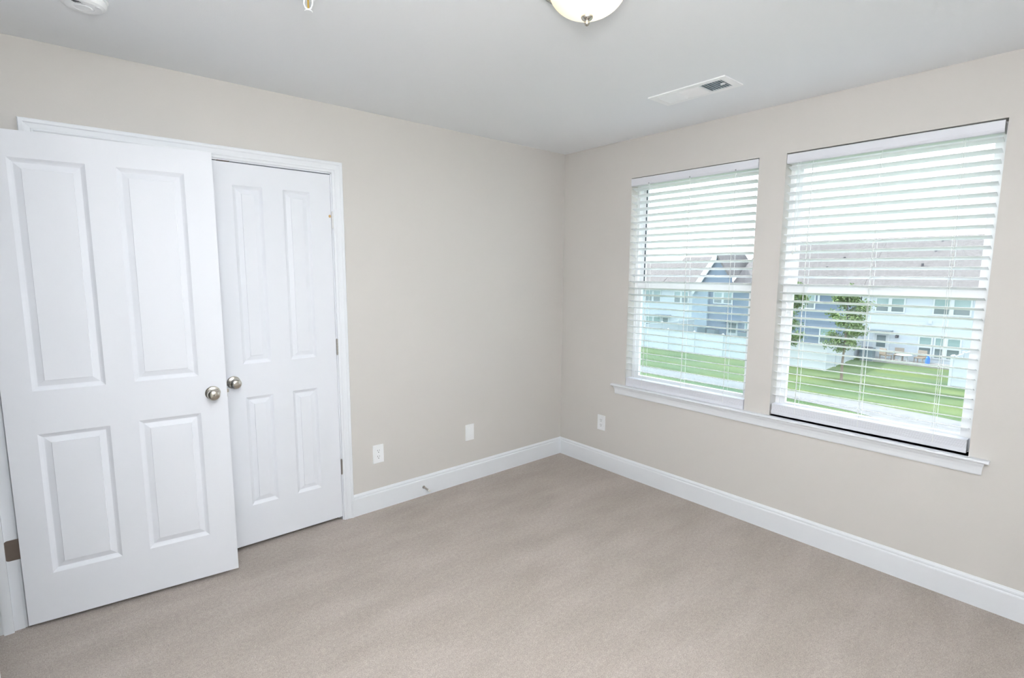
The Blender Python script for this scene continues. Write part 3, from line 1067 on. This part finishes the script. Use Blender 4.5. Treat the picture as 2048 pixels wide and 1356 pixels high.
def ex_left(put, e):
    b = bmesh.new()
    zr, ze_, xm = 2.72, .15, 48.0
    strip(b, [(43.3, ze_ - .2), (xm, zr), (52.7, ze_ - .2), (52.7, ze_ - .02), (xm, zr + .18), (43.3, ze_ - .02)], [lambda x, z: (x, 28.25, z), lambda x, z: (x, 40.3, z)])
    put('lower_roof', b, M_ROOF)
    b = bmesh.new(); box(b, (43.2, 27.0, -2.85), (44, 28.6, -2.75)); put('canopy', b, M_AWN)
    b = bmesh.new(); box(b, (43.94, 27.2, G + .12), (44, 28.1, -2.95)); d = put('back_door', b, M_TRIMO)
    put('door_glass', B(((43.92, 27.35, G + .9), (43.94, 27.95, -3.1))), M_PANE, d)
    vents([(24.6, 2.2), (25.6, 1.7)], 44, 48, .25, 3.1)(put, e)


zE, zR = .35, 4.35
house('white sided rowhouse with long shingle roof seen through the right window', -9, 10.2, 44, 55, zE, zR, M_SIDEW,
      [(7.5, 9.2, -1.25, -.30, 2), (3.75, 5.7, -1.28, -.25, 2), (4.08, 4.74, -4.42, -3.02, 1), (4.97, 5.42, -4.42, -3.02, 1), (5.68, 6.34, -4.42, -3.02, 1)],
      roof_y=(-9.4, 10.2), extra=ex_white)
house('slate blue rowhouse between the two white houses, with a front gable', 10.28, 24.2, 44, 55, zE, zR, M_SIDEB,
      [(11.95, 12.95, -4.1, -2.95, 1), (13.6, 15.2, -1.3, -.2, 2), (20.7, 22.4, -1.25, -.3, 2), (18.2, 19.2, -4.2, -2.95, 1)],
      roof_y=(10.22, 20.85), hipL=.45, extra=ex_blue)
house('white sided house with lower roof at the left of the left window view', 24.62, 40, 44, 52, .3, 3.05, M_SIDEW,
      [(25.2, 26.7, -1.4, -.35, 2), (28.4, 30.2, -1.4, -.35, 2), (28.3, 30.0, -4.45, -3.1, 2)],
      roof_y=(24.62, 28.2), extra=ex_left)


# things in the yards
def condenser(x, y, label, s=.42, h=.85):
    e = empty('air_conditioner', (x, y, G)); tag(e, label, 'air conditioner', 'condenser units by the houses')
    b = bmesh.new(); box(b, (-s, -s, .05), (s, s, h), bevel=.03)
    for k in range(9): box(b, (-s - .01, -s + .03, .12 + k * .075), (-s + .01, s - .03, .15 + k * .075))
    obj('casing', b, M_AC, e)
    b = bmesh.new(); lathe(b, [(0, h), (s * .85, h), (s * .85, h + .03), (s * .7, h + .05), (0, h + .05)], 20); obj('fan_guard', b, M_VENTP, e)
    b = bmesh.new(); box(b, (-s - .06, -s - .06, 0), (s + .06, s + .06, .05)); obj('pad', b, M_CONC, e)


condenser(43.1, 9.30, 'dark grey air conditioner by the side fence, nearest the fence')
condenser(42.2, 9.0, 'dark grey air conditioner between the fence and the back door', .36)
for k, (y, lb) in enumerate(((22.9, 'air conditioner behind the long fence, leftmost of three'), (21.9, 'air conditioner behind the long fence, middle of three'), (18.9, 'air conditioner behind the long fence, rightmost of three'))):
    condenser(43.1, y, lb, .40, 1.15 if k else 1.3)

pt = obj('patio', B(((41.9, 3.6, G), (43.95, 9.3, G + .10))), M_CONC)
tag(pt, 'concrete patio slab behind the white rowhouse', 'patio', kind='structure')
# table
e = empty('patio_table', (42.4, 6.85, G + .10)); tag(e, 'round white patio table on the concrete slab', 'table')
b = bmesh.new(); lathe(b, [(0, .52), (.48, .52), (.50, .55), (.48, .58), (0, .58)], 28); obj('tabletop', b, M_TRIMO, e)
for k in range(4):
    b = bmesh.new(); a = PI / 4 + k * PI / 2; cyl(b, (.36 * math.cos(a), .36 * math.sin(a), 0), (.22 * math.cos(a), .22 * math.sin(a), .53), .025, 8); obj('leg', b, M_TRIMO, e)


def patio_chair(x, y, rz, label):
    e = empty('patio_chair', (x, y, G + .10), rz); tag(e, label, 'chair', 'tan patio chairs')
    obj('seat', B(((-.28, -.28, .36), (.28, .28, .44)), bevel=.02), M_TAN, e)
    obj('backrest', B(((.24, -.28, .44), (.31, .28, .92)), bevel=.02), M_TAN, e)
    for sx in (-1, 1):
        obj('armrest', B(((-.26, sx * .28 - .03, .58), (.26, sx * .28 + .03, .63))), M_TAN, e)
        for sy in (-1, 1):
            obj('leg', B(((sx * .24 - .025, sy * .25 - .025, 0), (sx * .24 + .025, sy * .25 + .025, .37))), M_TAN, e)


patio_chair(43.2, 7.35, .1, 'tan patio chair left of the round white table')
patio_chair(42.9, 6.0, -.2, 'tan patio chair between the white table and blue bin')
patio_chair(42.45, 7.95, 2.6, 'tan patio chair facing the house, nearest the back door')
e = empty('plastic_barrel', (42.3, 5.45, G + .10)); tag(e, 'blue plastic barrel standing at the patio edge', 'barrel')
b = bmesh.new(); lathe(b, [(0, 0), (.12, 0), (.135, .05), (.14, .30), (.12, .50), (.08, .60), (0, .60)], 20); obj('body', b, M_BLUE, e, smooth=True)
b = bmesh.new(); lathe(b, [(.0, .60), (.07, .60), (.07, .65), (0, .65)], 20); obj('lid', b, M_BLUE, e)


# trees
def tree(x, y, h0, h1, rad, label, seed, nleaf=5200):
    rnd = random.Random(seed)
    e = empty('young_tree', (x, y, G)); tag(e, label, 'tree', 'young trees on the lawn')
    b = bmesh.new()
    pts = [Vector((0, 0, 0)), Vector((.03, .04, h0 * .6)), Vector((-.02, .0, h0)), Vector((.02, -.03, (h0 + h1) / 2)), Vector((0, 0, h1 * .93))]
    rr = [.085, .07, .06, .04, .012]
    for i in range(4): cyl(b, pts[i], pts[i + 1], rr[i], 8, rr[i + 1])
    ends = []
    for k in range(22):
        z = h0 + (h1 - h0) * (k + .5) / 23
        t = (z - h0) / (h1 - h0)
        R = rad * (math.sin(PI * min(1, t * .85 + .18)) ** .6)
        a = rnd.random() * 6.28
        p = Vector((0, 0, z)); q = Vector((R * .8 * math.cos(a), R * .8 * math.sin(a), z + .35 + rnd.random() * .3))
        cyl(b, p, q, .018, 5, .006)
        ends.append((p, q))
    obj('trunk', b, M_BARK, e)
    b = bmesh.new()
    clusters = []
    for p, q in ends:
        for t in (.35, .6, .85, 1.0): clusters.append(p.lerp(q, t) + Vector((rnd.gauss(0, .16), rnd.gauss(0, .16), rnd.gauss(0, .12))))
    for k in range(12): clusters.append(Vector((rnd.gauss(0, .2), rnd.gauss(0, .2), h1 - .5 * rnd.random())))
    for k in range(nleaf):
        c = rnd.choice(clusters)
        P = c + Vector((rnd.gauss(0, .15), rnd.gauss(0, .15), rnd.gauss(0, .12)))
        n = Vector((rnd.gauss(0, 1), rnd.gauss(0, 1), rnd.gauss(.5, 1))).normalized()
        t1_ = n.orthogonal().normalized(); t2_ = n.cross(t1_)
        a = rnd.random() * 6.28
        d = t1_ * math.cos(a) + t2_ * math.sin(a); s = n.cross(d)
        L = .055 + rnd.random() * .035
        b.faces.new([b.verts.new(P - d * L), b.verts.new(P + s * L * .55), b.verts.new(P + d * L * 1.1), b.verts.new(P - s * L * .55)])
    obj('foliage', b, M_LEAF, e)


tree(32.0, 7.55, 1.75, 5.35, 1.15, 'young green tree standing free on the lawn, right of the other tree', 3, 6500)
tree(31.8, 10.6, 1.35, 5.45, 1.15, 'green tree cut by the left edge of the right window view', 8, 6500)
